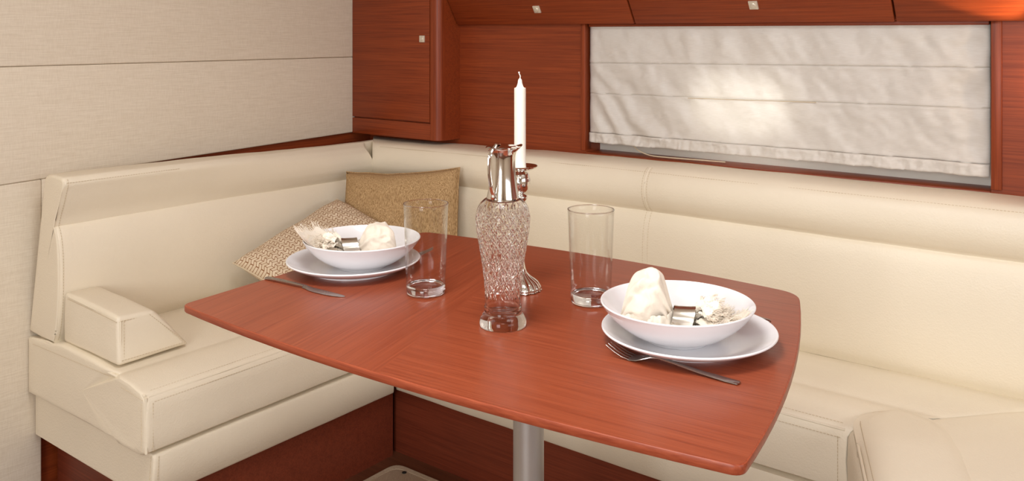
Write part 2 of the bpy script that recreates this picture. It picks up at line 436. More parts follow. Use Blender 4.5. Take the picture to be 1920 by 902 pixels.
# ------------------------------------------------------------------ overhead lockers
def locker(x0, x1, label, latch_px):
    z0, z1 = 1.203, 1.80; run = .05/.072
    def yf(z): return YB-.002-(z-z0)*run*.9
    root = empty('overhead_locker', ((x0+x1)/2, YB, z0), label, 'locker', 'overhead lockers along the back wall')
    P = [(YB-.001, z0-.004), (yf(z0)-.0, z0-.004), (yf(z1)+.02, z1), (yf(z1)+.02, ZC), (YB-.001, ZC)]
    put('carcass', rings([[Vector((x, y+(.016 if i in (1, 2, 3) else 0)*0, z)) for i, (y, z) in enumerate(P)] for x in (x0+.001, x1-.001)]), 'wood_x', root)
    n = Vector((0, -(1), -run*.9)).normalized(); t = Vector((0, -run*.9, 1)).normalized()
    m = Matrix((Vector((1, 0, 0)), t, n)).transposed().to_4x4(); m.translation = Vector(((x0+x1)/2, yf(z0), z0))
    L = (z1-z0)*math.sqrt(1+(run*.9)**2); w = (x1-x0)/2-.0022
    door = put('door', xform(box(-w, w, .001, L-.01, .001, .017, .0025), m), 'wood_x', root)
    # the latch lies where the photo's ray meets the sloping door
    o = Vector((0, 0, CAMZ)); tt = (latch_px[0]-HX)/FPX
    dr = Vector((tt*CY-SY, tt*SY+CY, -(latch_px[1]-HY)/FPX)); p0 = m @ Vector((0, 0, .017))
    c = o+dr*((p0-o).dot(n)/dr.dot(n))
    latch(c, .0115, n, door)
locker(CXR+.001, -1.224, 'short mahogany overhead locker next to the corner cabinet, bare wall below', (1007, 17))
locker(-1.224, -.547, 'long mahogany overhead locker above most of the fabric blind', (1413, 9))
locker(-.547, .15, 'mahogany overhead locker above the blind end away from the cabinet, lit by a warm lamp', (1960, -12))

# ------------------------------------------------------------------ roman blind
def blind():
    x0, x1 = WX0+.004, WX1-.005; z0, z1 = .857, 1.192
    sA, sB = (1.084, 1.095), (.997, 1.006)
    root = empty('roman_blind', ((x0+x1)/2, YB+.01, z0), 'crumpled off white fabric roman blind covering the window', 'blind')
    def disp(x, z):
        fx = (x-x0)/(x1-x0); fz = (z-z0)/(z1-z0)
        d = .0075*noise.noise(Vector((x*9, z*7, 3)))+.004*noise.noise(Vector((x*26+z*10, z*20, 1)))+.0018*noise.noise(Vector((x*60, z*60, 8)))
        # pulled folds running from the hem corner by the cabinet up across
        k = math.exp(-((fx-.12)/.16)**2)*math.exp(-((fz-.25)/.35)**2)
        d += .008*k*math.sin(78*(x*.72+z*.85)+4*noise.noise(Vector((x*6, z*6, 0))))
        k2 = math.exp(-((fx-.5)/.4)**2)
        d += .0028*k2*math.sin(40*(x*1.0+z*.33)+5*noise.noise(Vector((x*5, z*5, 9))))
        k3 = max(0, (fx-.93)/.07); d += .008*k3*math.sin(55*z+6*x)
        k4 = max(0, (fz-.8)/.2); d += .003*k4*math.sin(70*x+4*noise.noise(Vector((x*8, 0, 2))))
        d += .0045*(.5-abs(noise.noise(Vector((x*15+z*6, z*9-x*3, 4)))))*1.2+.0016*noise.noise(Vector((x*45+z*30, z*22, 6)))
        ed = min(fx, 1-fx)*(x1-x0); return (d*(1-.75*math.exp(-(ed/.02)**2)))*(1-.9*math.exp(-((z1-z)/.022)**2))
    def grid(za, zb, hem=False, nx=150, nz=22):
        F, B = [], []
        for j in range(nz+1):
            for i in range(nx+1):
                fx = i/nx; fz = j/nz; x = x0+fx*(x1-x0)
                a = za[0]+(za[1]-za[0])*fx; b = zb[0]+(zb[1]-zb[0])*fx; z = a+(b-a)*fz
                y = YB+.012-disp(x, z)
                e = min(fz, 1-fz)*(b-a)
                y += .0009*math.exp(-(e/.003)**2)-.0012*math.exp(-((e-.004)/.004)**2)                       # tuck at the seams
                e2 = min(fx, 1-fx)*(x1-x0); y += .004*math.exp(-(e2/.008)**2)
                if hem: y -= .004+.0028*noise.noise(Vector((x*75, z*20, 5)))+.0016*noise.noise(Vector((x*160, z*90, 5)))
                if hem and j == 0: z += .0015*noise.noise(Vector((x*40, 0, 0)))
                F.append(Vector((x, y, z))); B.append(Vector((x, y+.0016, z)))
        w = nx+1; V = F+B; Q = []; o = len(F)
        for j in range(nz):
            for i in range(nx):
                k = j*w+i; Q.append((k, k+1, k+w+1, k+w)); Q.append((o+k, o+k+w, o+k+w+1, o+k+1))
        for i in range(nx):
            Q.append((i, o+i, o+i+1, i+1)); k = nz*w+i; Q.append((k, k+1, o+k+1, o+k))
        for j in range(nz):
            k = j*w; Q.append((k, k+w, o+k+w, o+k)); k = j*w+nx; Q.append((k, o+k, o+k+w, k+w))
        return V, Q
    put('fabric_panel', grid(sA, (z1, z1)), 'blind', root, angle=80)
    put('fabric_panel', grid(sB, sA), 'blind', root, angle=80)
    put('fabric_panel', grid((.885, .885), sB, nz=30), 'blind', root, angle=80)
    put('hem', grid((z0, z0), (.885, .885), True, nx=320, nz=10), 'blind', root, angle=80)
    a = py(1290, 184, YB+.004); b = py(1530, 192, YB+.004)
    put('batten', tube([a, (a+b)/2+Vector((0, -.001, .0)), b], .0011, 6), 'thread', root)
    put('head_rail', box(x0, x1, YB+.006, YB+.03, z1-.004, WZ1-.001, .002), 'wood_x', root)
    tag(put('blind_cord', tube(spline([py(1188, 274, YB+.03), py(1200, 284, YB+.02), py(1222, 292, YB+.006), py(1260, 296, YB), py(1310, 300, YB+.002), py(1360, 304, YB+.02)], 6), .0016, 6), 'thread', root))
blind()

# ------------------------------------------------------------------ settee
def loft_side(prof, wall, axis, a, b, mit_a=0, mit_b=0, n=40, wob=.0015, shr=.006, extra=None, shr_b=None, shr_a=None):
    """cushion with profile [(depth from wall, z)] run along a wall.
    axis 'L': wall X=wall, runs along Y; 'B': wall Y=wall, runs along X.  mit: end moves by -mit*depth (45 deg joint when 1)"""
    P = [Vector((p[0], p[1])) for p in prof]
    def pc(L):                       # centroid of the outline, weighted by edge length
        w = 0; acc = L[0]*0
        for u_, v_ in zip(L, L[1:]+L[:1]):
            d_ = (v_-u_).length; acc = acc+(u_+v_)*(.5*d_); w += d_
        return acc/w
    c = pc(P)
    ra = shr if shr_a is None else shr_a; rb = shr if shr_b is None else shr_b
    secs = []
    def at(t, k, e0):
        sec = []
        for p in P:
            q = c+(p-c)*1.0
            dd = (c-p); L = dd.length; q = p+dd*(k/max(L, .01))
            A = a+mit_a*p.x; B = b-mit_b*p.x
            if e0 == 0: s = A+t
            elif e0 == 1: s = B-t
            else: s = A+ra+(B-A-ra-rb)*t
            w = wob*noise.noise(Vector((s*7, p.x*6, p.y*6)))+wob*.6*noise.noise(Vector((s*18, p.x*15, p.y*15)))
            q = q+(p-c).normalized()*w
            X, Y, Z = (wall+q.x, s, q.y) if axis == 'L' else ((s, wall-q.x, q.y) if axis == 'B' else (wall-q.x, s, q.y))
            v = Vector((X, Y, Z))
            if extra: v = extra(v, p, s)
            sec.append(v)
        return sec
    # S_(r): (distance from the end, inset), outermost first
    SA = [(r_*1.0, k_) for r_, k_ in [(ra*(1-math.cos(q*math.pi/8)), ra*(1-math.sin(q*math.pi/8))) for q in range(5)]]
    SB = [(rb*(1-math.cos(q*math.pi/8)), rb*(1-math.sin(q*math.pi/8))) for q in range(5)]
    for t, k in SA: secs.append(at(t, k, 0))
    for i in range(1, n): secs.append(at(i/n, 0, 2))
    for t, k in SB[::-1]: secs.append(at(t, k, 1))
    def caps(sec):
        c3 = pc(sec); return [[c3+(v-c3)*g for v in sec] for g in (.03, .3, .55, .75, .9)]
    return rings(caps(secs[0])+secs+caps(secs[-1])[::-1])
def rounded(pts, n=5): return [tuple(p) for p in spline([(x, z, 0) for x, z in pts], n)]
BP = [(0, .44), (.06, .437)]+[(p[0], p[1]) for p in rounded([(.118, .437), (.134, .47), (.146, .54), (.148, .62), (.142, .675), (.132, .703), (.1245, .7125)], 4)] + \
     [(p[0], p[1]) for p in rounded([(.126, .7155), (.134, .735), (.150, .765), (.164, .795), (.171, .812), (.166, .823), (.15, .828), (.07, .829), (.004, .826)], 4)]+[(0, .82), (0, .63)]
BPL = [(0, .44), (.06, .437)]+[p for p in BP[2:] if p[0] > .095]+[(.088, .8275), (.080, .82), (.035, .63)]
BPB = BP[:2]+[(p[0], p[1]) for p in rounded([(.118, .437), (.134, .47), (.146, .54), (.149, .62), (.143, .675), (.132, .703), (.1245, .7125)], 4)] + \
      [(p[0], p[1]) for p in rounded([(.126, .7155), (.138, .728), (.150, .75), (.153, .775), (.147, .799), (.135, .816), (.116, .826), (.07, .829), (.004, .826)], 4)]+[(0, .82), (0, .63)]
def frontB(z):
    T = ((.714, .126), (.728, .138), (.75, .150), (.775, .153), (.799, .147), (.816, .135), (.83, .116))
    for p, q in zip(T, T[1:]):
        if z <= q[0]: return p[1]+(q[1]-p[1])*max(0, (z-p[0])/(q[0]-p[0]))
    return .116
def leftback(v, p, s):
    v = v+Vector((0, 0, .005*max(0, 1.9-v.y)/.9*max(0, min(1, (v.z-.72)/.1))))
    w = max(0, min(1, (v.y-1.2)/.75)); w = w*w*(3-2*w)
    if p[1] > .716 and p[0] > .12: v = v-Vector(((p[0]-frontB(p[1]))*w, 0, 0))
    return v-Vector((0, 0, .012*w*max(0, min(1, (v.z-.6)/.2))))
def bpt(zq):                      # front of backrest profile at height zq
    f = [p for p in BP if p[0] > .1]
    for p, q in zip(f, f[1:]):
        if p[1] <= zq <= q[1]: return p[0]+(q[0]-p[0])*(zq-p[1])/max(q[1]-p[1], 1e-6)
    return .13
YE = 1.0                          # free end of the port bench
lb = put('backrest_cushion', loft_side(BPL, XL+.002, 'L', YE, YB, 0, 1, shr=.008, shr_b=.003, extra=leftback), 'leather', label='cream leather backrest cushion standing against the fabric panelled wall', cat='cushion')
def seamB(v, p, s):
    if p[0] > .1 or p[1] > .81:
        pass
    return v-Vector((0, 0, .012*max(0, min(1, (-1.3-s)/.8))*max(0, min(1, (v.z-.6)/.2))))
frB = [p for p in BPB if p[0] > .116 and .44 < p[1] < .8255]
bbk = put('backrest_cushion', loft_side(BPB, YB-.003, 'B', XL, .05, 1, 0, n=120, shr=.004, extra=seamB), 'leather', label='long cream leather backrest cushion below the blind', cat='cushion')
fr = [p for p in BP if p[0] > .116 and .44 < p[1] < .826]
put('seam_piping', tube([Vector((-1.117, YB-x-.0020, z)) for x, z in frB], .0018, 8), 'leather', bbk)
up = lambda d: [Vector((XL+x+.0030, YE+d, z+(.005*max(0, min(1, (z-.72)/.1))))) for x, z in fr]
ins = lambda d: [Vector((XL+x-d, YE+.0012, z)) for x, z in fr if z < .818]
put('stitching', stitches([up(.011), ins(.012), [Vector((XL+.1740, YE+.01, .8195)), Vector((XL+.1725, 1.3, .8185))]]), 'thread', lb, kind='stuff')
put('seam_piping', tube([Vector((XL+x-.001, YE+.0022, z+(.005*max(0, min(1, (z-.72)/.1))))) for x, z in fr if z < .82], .0028, 6), 'leather', lb)
put('stitching', stitches([[Vector((-1.117+d, YB-x-.0036, z)) for x, z in frB] for d in (-.007, .007)]+[[Vector((-2.09, YB-.1395, .8035)), Vector((-1.3, YB-.1395, .8145)), Vector((-.1, YB-.1395, .8145))]]), 'thread', bbk, kind='stuff')

# seats: profile (depth, z)
DL, DB = -1.72-XL, YB-1.722
def seatprof(D):
    g = D-.125
    return [(.002, .295), (.002, .428), (.06, .435), (.118, .4368), (.14, .442), (.17, .446), (g-.10, .443), (g-.03, .438), (g-.006, .4352), (g, .4338), (g+.006, .4352), (g+.03, .4365), (g+.07, .433), (D-.03, .426), (D-.014, .422), (D-.005, .4145), (D, .404), (D+.002, .36), (D, .315), (D-.004, .301), (D-.014, .294), (D-.1, .292)]
PL = [tuple(p) for p in seatprof(DL)]; PB = seatprof(DB)
def pinch(v, p, s):
    g = DL-.125
    k = math.exp(-((p[0]-g)/.014)**2)*max(0, 1-(v.y-YE)/.03)
    v = v+Vector((0, .008*k, 0))
    if v.y < YE+.02 and p[0] > g+.01: v = v+Vector((0, -.006, 0))
    return v
def dense(P, m=.02):
    out = []
    for a, b in zip(P, P[1:]+P[:1]):
        L = math.dist(a, b); k = max(1, int(L/m))
        out += [(a[0]+(b[0]-a[0])*i/k, a[1]+(b[1]-a[1])*i/k) for i in range(k)]
    return out
ls = put('seat_cushion', loft_side(dense(PL), XL, 'L', YE-.005, YB, 0, DB/DL, n=60, wob=.0013, extra=pinch, shr=.009, shr_b=.003), 'leather', label='cream leather seat cushion of the bench with the wedge armrest', cat='cushion')
bs = put('seat_cushion', loft_side(dense(PB), YB, 'B', XL, -.044, DL/DB, (.528-.044)/DB, n=80, wob=.0013, shr=.003), 'leather', label='long cream leather seat cushion behind the table, below the long backrest', cat='cushion')
xs = XL+DL
edge = [Vector((xs-.006, y, .4165)) for y in (YE+.012, 1.70)]
put('stitching', stitches([[e+Vector((-.010, 0, .0062)) for e in edge], [e+Vector((.0062, 0, -.013)) for e in edge],
    [Vector((xs+.001, YE+.006, z)) for z in (.40, .303)], [Vector((xs-.014, YE-.0115, z)) for z in (.40, .303)],
    [Vector((xs-.012, YE-.0110, .410)), Vector((xs-.10, YE-.0105, .417))], [Vector((xs-.15, YE-.0055, .425)), Vector((XL+.03, YE-.0055, .418))]]), 'thread', ls, kind='stuff')
put('seam_piping', join(tube([Vector((xs-.0065, YE, .4142)), Vector((xs-.0065, 1.715, .4142))], .0024, 8), tube([Vector((xs-.0045, YE-.0065, .415)), Vector((xs-.0035, YE-.0065, .30))], .0034, 8),
    tube([Vector((xs-.006, YE-.0065, .4165)), Vector((xs-.06, YE-.006, .4255)), Vector((xs-.105, YE-.003, .427)), Vector((xs-.125, YE+.006, .424)), Vector((xs-.145, YE-.001, .429)), Vector((XL+.1, YE-.001, .436)), Vector((XL+.02, YE, .428))], .0032, 8)), 'leather', ls)
yb_ = YB-DB
put('stitching', stitches([[Vector((x, yb_+.016, .4226)) for x in (-1.70, -.54)], [Vector((x, yb_-.0005, .4005)) for x in (-1.70, -.54)], [Vector((-.546, yb_-.002, z)) for z in (.40, .30)]]), 'thread', bs, kind='stuff')
put('seam_piping', tube([Vector((-1.715, yb_+.0065, .4142)), Vector((-.535, yb_+.0065, .4142))], .0024, 8), 'leather', bs)
# short return of the seat at the open end
PR = seatprof(.528-.044)
def slant(v, p, s):
    return v+Vector((max(0, 1.722-v.y)*.42*min(1, p[0]/.40), 0, 0))
rs = put('seat_cushion', loft_side(dense(PR), -.044, 'R', 1.22, YB, 0, DB/(.528-.044), n=50, wob=.0013, extra=slant, shr=.009, shr_b=.003), 'leather', label='cream leather seat cushion with a rounded roll, meeting the long seat at a mitred seam', cat='cushion')
def tongue():
    # rounded knee roll let into the front of the return seat
    a, b = Vector((-.462, 1.822)), Vector((-.255, 1.30)); L = (b-a).length; t = (b-a).normalized(); s = Vector((-t.y, t.x))
    if s.x > 0: s = -s
    secs = []
    N = 26
    for i in range(N+1):
        f = i/N; q = f**1.6; w = .088*math.sqrt(max(0, 1-max(0, 1-q*L/.10)**2)); w = max(w, .004)
        hh = .010+.011*min(1, q*L/.16); c = a+t*(q*L)
        sec = []
        for k in range(17):
            u = -1+2*k/16
            z = .43+hh*(1-abs(u)**5)
            p = c+s*(w*u); sec.append(Vector((p.x, p.y, z)))
        p = c+s*w*1.03; za, zb = (.40, .30) if c.y < 1.66 else (.4365, .4360)   # the rounded end lies on top of the long seat
        sec = [Vector((v.x, v.y, max(v.z, .4370))) for v in sec] if c.y >= 1.66 else sec
        sec += [Vector((p.x, p.y, za)), Vector((p.x, p.y, zb))]; p = c-s*w; sec += [Vector((p.x, p.y, zb)), Vector((p.x, p.y, za))]
        secs.append(sec)
    return rings(secs), a, t, s, L
tv, ta, tt_, ts_, tL = tongue()
roll = put('knee_roll', tv, 'leather', rs, angle=60)
le = [ta+tt_*d+ts_*(.0885 if d > .09 else .088*math.sqrt(1-(1-d/.10)**2)) for d in (.085, .10, .2, .3, .45)]
put('seam_piping', tube([Vector((p.x, p.y, .4335)) for p in le], .0026, 8), 'leather', rs)
put('stitching', stitches([[Vector((p.x-ts_.x*.010, p.y-ts_.y*.010, .4435)) for p in le], [Vector((p.x+ts_.x*.001, p.y+ts_.y*.001, .424)) for p in le]]), 'thread', rs, kind='stuff')
# upholstered bench fronts and wood plinths
def bandprof(D): return [(0, .186), (0, .288), (D-.02, .29), (D-.008, .287), (D-.006, .28), (D-.010, .24), (D-.020, .192), (D-.026, .186), (D-.05, .184)]
def band(name, D, wall, ax, a, b, ma, mb, label, extra=None):
    root = empty(name, {'L': (wall+D/2, (a+b)/2, 0), 'B': ((a+b)/2, wall-D/2, 0), 'R': (wall-D/2, (a+b)/2, 0)}[ax], label, 'bench')
    put('upholstered_front', loft_side(bandprof(D), wall, ax, a, b, ma, mb, n=20, wob=.001, extra=extra), 'leather', root)
    q = D-.05
    put('plinth', loft_side([(0, 0), (0, .184), (q, .184), (q, 0)], wall, ax, a+(.055 if not ma else 0), b, ma, mb, n=8, wob=0, shr=.0005, extra=extra), 'plinth', root)
    return root
r1 = band('bench_base', DL-.003, XL+.003, 'L', YE+.012, YB-.013, 0, DB/DL, 'cream upholstered bench base on a dark wood plinth under the armrest end')
put('stitching', stitches([[Vector((xs-.004, YE+.022, .282)), Vector((xs-.012, YE+.022, .195))], [Vector((xs-.016, YE+.0112, .282)), Vector((xs-.026, YE+.0112, .195))]]), 'thread', r1, kind='stuff')
band('bench_base', DB-.004, YB-.004, 'B', XL, -.044, DL/DB, (.528-.044)/DB, 'long cream upholstered bench base on a dark wood plinth behind the table leg')
band('bench_base', .528-.044, -.044, 'R', 1.23, YB-.013, 0, DB/(.528-.044), 'short upholstered bench base under the seat with the rounded roll', slant)

# wedge armrest
def armrest():
    A = {}
    x0, x1 = XL+.152, -1.862; y0, y1, y2 = YE+.008, YE+.125, YE+.185
    z0 = .4445; zt = .55
    bm = bmesh.new()
    pts = []
    for x in (x0, x1):
        dz = .012 if x == x0 else 0
        for y, z in ((y0, z0), (y2, z0), (y1-.03, zt-.004+dz), (y0+.004, zt+dz)):
            pts.append(bm.verts.new((x+(-.006 if (x == x1 and z > .5) else 0), y, z)))
    for f in ((0, 1, 2, 3), (7, 6, 5, 4), (0, 4, 5, 1), (1, 5, 6, 2), (2, 6, 7, 3), (3, 7, 4, 0)): bm.faces.new([pts[i] for i in f])
    bmesh.ops.recalc_face_normals(bm, faces=bm.faces[:])
    bmesh.ops.bevel(bm, geom=bm.edges[:], offset=.009, segments=4, affect='EDGES', profile=.5)
    bmesh.ops.triangulate(bm, faces=[f for f in bm.faces if len(f.verts) > 4])
    bmesh.ops.subdivide_edges(bm, edges=[e for e in bm.edges if e.calc_length() > .05], cuts=3, use_grid_fill=True)
    for v in bm.verts:
        p = v.co; v.co += Vector((.0035*noise.noise(p*14), -.004*noise.noise(p*12+Vector((3, 0, 0))), .002*noise.noise(p*15)))
        if p.z < z0+.012: v.co.z = max(p.z, z0-.001)
    bm.verts.index_update(); vf = ([v.co.copy() for v in bm.verts], [tuple(v.index for v in f.verts) for f in bm.faces]); bm.free()
    o = put('armrest_cushion', vf, 'leather', label='small cream leather wedge armrest cushion on the end of the bench seat', cat='cushion', angle=70)
    e1 = [Vector((x1-.004, y0+.008, z0+.010)), Vector((x1-.009, y0+.010, zt-.012))]
    top = [Vector((x1-.012, y0+.002, zt-.012)), Vector((x0+.02, y0+.002, zt-.001))]
    ft = [Vector((x1-.006, y0+.012, zt-.011)), Vector((x1-.006, y1-.035, zt-.014))]
    sl = [Vector((x1-.0035, y1-.04, zt-.013)), Vector((x1+.0015, y2-.018, z0+.012))]
    bt = [Vector((x1+.0015, y0+.01, z0+.010)), Vector((x1+.0015, y2-.012, z0+.010))]
    put('stitching', stitches([[e1[0]+Vector((.004, .006, 0)), e1[1]+Vector((.004, .006, 0))], top, ft, sl, bt]), 'thread', o, kind='stuff')
    put('seam_piping', join(tube(e1, .0034, 8), tube([e1[1], top[1]+Vector((0, .004, .004))], .003, 8)), 'leather', o)
armrest()

# ------------------------------------------------------------------ floor mat
c = pz(743, 872, .006)
MX0, MY1 = c.x-.004, c.y+.004
ol = fillet([(MX0, .55, .02), (-.50, .55, .02), (-.50, MY1, .035), (MX0, MY1, .035)])
mat_ = put('floor_mat', rbox(ol, 0, .007, .002), 'mat', label='beige carpet mat with hemmed border on the floor under the table', cat='mat')
put('hem', rings([[Vector((p.x, p.y, z)) for p in o_] for o_, z in ((ol, .0072), (ol, .0085), ([Vector((MX0+.014+(p.x-MX0)*((-.514-MX0-.014)/(-.50-MX0)), .564+(p.y-.55)*((MY1-.014-.564)/(MY1-.55)))) for p in ol], .0085), ([Vector((MX0+.014+(p.x-MX0)*((-.514-MX0-.014)/(-.50-MX0)), .564+(p.y-.55)*((MY1-.014-.564)/(MY1-.55)))) for p in ol], .0070))], (False, False)), 'mathem', mat_)
gp = pz(758, 886, .008)
put('snap_fastener', lathe([(0, .0), (.006, 0), (.006, .002), (.003, .0035), (0, .0035)], 16, c=(gp.x, gp.y, .007)), 'black', mat_)

# ------------------------------------------------------------------ table
TZ = .72
def quad(a, b, c, n=14):   # curve through a, b (middle), c
    a, b, c = Vector(a), Vector(b), Vector(c); q = b*2-(a+c)*.5
    return [(a*(1-t)+q*t)*(1-t)+(q*(1-t)+c*t)*t for t in [i/n for i in range(n+1)]]
TC = [(-1.336, .833), (-.374, .876), (-.548, 1.520), (-1.392, 1.474)]
def table_outline():
    E = [quad(TC[0], (-.87, .822), TC[1]), quad(TC[1], (-.435, 1.19), TC[2]), quad(TC[2], (-.95, 1.531), TC[3]), quad(TC[3], (-1.366, 1.15), TC[0])]
    rad = [.014, .016, .034, .02]; out = []
    for i in range(4):
        P = E[i]; r = rad[i]; rn = rad[(i+1) % 4]
        prev = E[i-1]; corner = P[0]
        a = corner+(prev[-2]-corner).normalized()*r; b = corner+(P[1]-corner).normalized()*r
        for k in range(7):
            t = k/6; out.append((a*(1-t)+corner*t)*(1-t)+(corner*(1-t)+b*t)*t)
        for p in P[1:-1]:
            if (p-P[0]).length > r*1.3 and (p-P[-1]).length > rn*1.3: out.append(p)
    return out
def clip(poly, n, d, keep):     # half plane n.p<=d
    out = []
    for a, b in zip(poly, poly[1:]+poly[:1]):
        fa, fb = (n.dot(a)-d)*keep, (n.dot(b)-d)*keep
        if fa <= 0: out.append(a)
        if fa*fb < 0: out.append(a+(b-a)*(fa/(fa-fb)))
    return out
def table():
    root = empty('dining_table', (-.87, 1.17, 0), 'mahogany veneered table with curved edges on a single metal leg', 'table')
    O = table_outline(); th = .0115
    O2 = [p for p in O]
    put('edge_band', rings([[Vector((p.x, p.y, z)) for p in pts] for pts, z in (
        ([p+(Vector((-.87, 1.17))-p).normalized()*.006 for p in O], TZ-th), ([p+(Vector((-.87, 1.17))-p).normalized()*.0015 for p in O], TZ-th), (O, TZ-th+.002), (O, TZ-.0025),
        ([p+(Vector((-.87, 1.17))-p).normalized()*.0008 for p in O], TZ-.0009), ([p+(Vector((-.87, 1.17))-p).normalized()*.0026 for p in O], TZ-.0001), ([p+(Vector((-.87, 1.17))-p).normalized()*.006 for p in O], TZ-.0001))], (False, False)), 'edge', root)
    I = [p+(Vector((-.87, 1.17))-p).normalized()*.0025 for p in O]
    n = Vector((1, .36)).normalized(); d = n.dot(Vector((-.867, .84)))
    for keep, mt in ((1, 'table_y'), (-1, 'table_x')):
        c_ = clip(I, n, d, keep)
        put('table_leaf', rings([[Vector((p.x, p.y, TZ-th+.0005)) for p in c_], [Vector((p.x, p.y, TZ)) for p in c_]]), mt, root)
    put('leg', lathe([(0, .012), (.0252, .012), (.0252, TZ-th-.004), (0, TZ-th-.004)], 48, c=(-.87, 1.17, 0)), 'alu', root)
    put('foot_flange', lathe([(0, 0), (.09, 0), (.09, .006), (.085, .010), (.032, .014), (.030, .022), (0, .022)], 48, c=(-.87, 1.17, .007)), 'alu', root)
    put('mounting_plate', box(-.97, -.77, 1.09, 1.25, TZ-th-.012, TZ-th, .002), 'alu', root)
table()

# ------------------------------------------------------------------ tableware
def plate_prof():
    return [(0, .004), (.072, .004), (.074, 0), (.078, 0), (.080, .0045), (.100, .009), (.118, .0165), (.1245, .0205), (.1258, .0220), (.1250, .0236), (.1235, .0236), (.116, .0200), (.098, .0128), (.082, .0085), (.060, .0075), (0, .0075)]
def bowl_prof():
    return [(0, .003), (.040, .003), (.042, 0), (.047, 0), (.050, .003), (.070, .0125), (.090, .027), (.103, .041), (.1095, .0505), (.1106, .0525), (.1098, .0538), (.1082, .0532), (.101, .0435), (.088, .0305), (.068, .0165), (.046, .0082), (.02, .0065), (0, .0065)]
def lathe_obj(name, prof, mat, loc, label, cat, group=None, seg=72):
    o = bpy.data.objects.new(name, mesh(name, *lathe([tuple(p)[:2] for p in spline([(r, z, 0) for r, z in prof], 3)], seg), mat, 50)); COL.objects.link(o); o.location = loc
    return tag(o, label, cat, group)
PLc = (pz(540, 487, TZ+.022)+pz(785, 481, TZ+.022))/2
PRc = (pz(1133, 592, TZ+.022)+pz(1463, 640, TZ+.022))/2
PLc = Vector((PLc.x, PLc.y, TZ)); PRc = Vector((PRc.x, PRc.y, TZ))
BLc = PLc+Vector((.012, .010, .0078)); BRc = PRc+Vector((-.012, -.012, .0078))
p1 = lathe_obj('dinner_plate', plate_prof(), 'china', PLc, 'white dinner plate under the bowl near the woven cushion', 'plate', 'white dinner plates')
p2 = p1.copy(); COL.objects.link(p2); p2.location = PRc; p2['label'] = 'white dinner plate under the bowl, with a fork lying in front of its rim'
b1 = lathe_obj('soup_bowl', bowl_prof(), 'china', BLc, 'white bowl on the plate near the woven cushion, napkin inside', 'bowl', 'white soup bowls')
b2 = b1.copy(); COL.objects.link(b2); b2.location = BRc; b2['label'] = 'white bowl on the plate beside the fork, tall folded napkin inside'

# tumblers
def tumbler(loc, label):
    root = empty('glass_tumbler', loc, label, 'glass', 'straight clear tumblers')
    h = .156; r0, r1 = .0335, .0388; w = .0013
    R_ = lambda z: r0+(r1-r0)*(z/h)**1.1
    outer = [(R_(z), z) for z in [.004+(h-.005)*i/16 for i in range(17)]]
    inner = [(R_(z)-w, z) for z in [.017+(h-.018)*i/14 for i in range(15)]]
    put('body', lathe(outer+[(r1-w*.5, h)]+inner[::-1], 72, c=loc), 'thin', root, angle=60)
    put('rim', lathe([(r1-w*.5+.0011*math.cos(a), h-.0004+.0009*math.sin(a)) for a in [2*math.pi*k/8 for k in range(9)]], 72, c=loc), 'glass', root)
    put('thick_base', lathe([(0, .0005), (r0-.004, .0005), (r0-.001, .002), (R_(.004)-.0002, .005), (R_(.014)-.0003, .014), (r0-.0035, .0165), (r0-.008, .0135), (r0-.016, .0118), (0, .0112)], 72, c=loc), 'glass', root, angle=60)
tumbler(tuple(pz(798.5, 550, TZ)), 'clear straight glass tumbler next to the plate near the woven cushion')
tumbler(tuple(pz(1108, 567, TZ)), 'clear straight glass tumbler standing behind the bowl with the tall napkin')

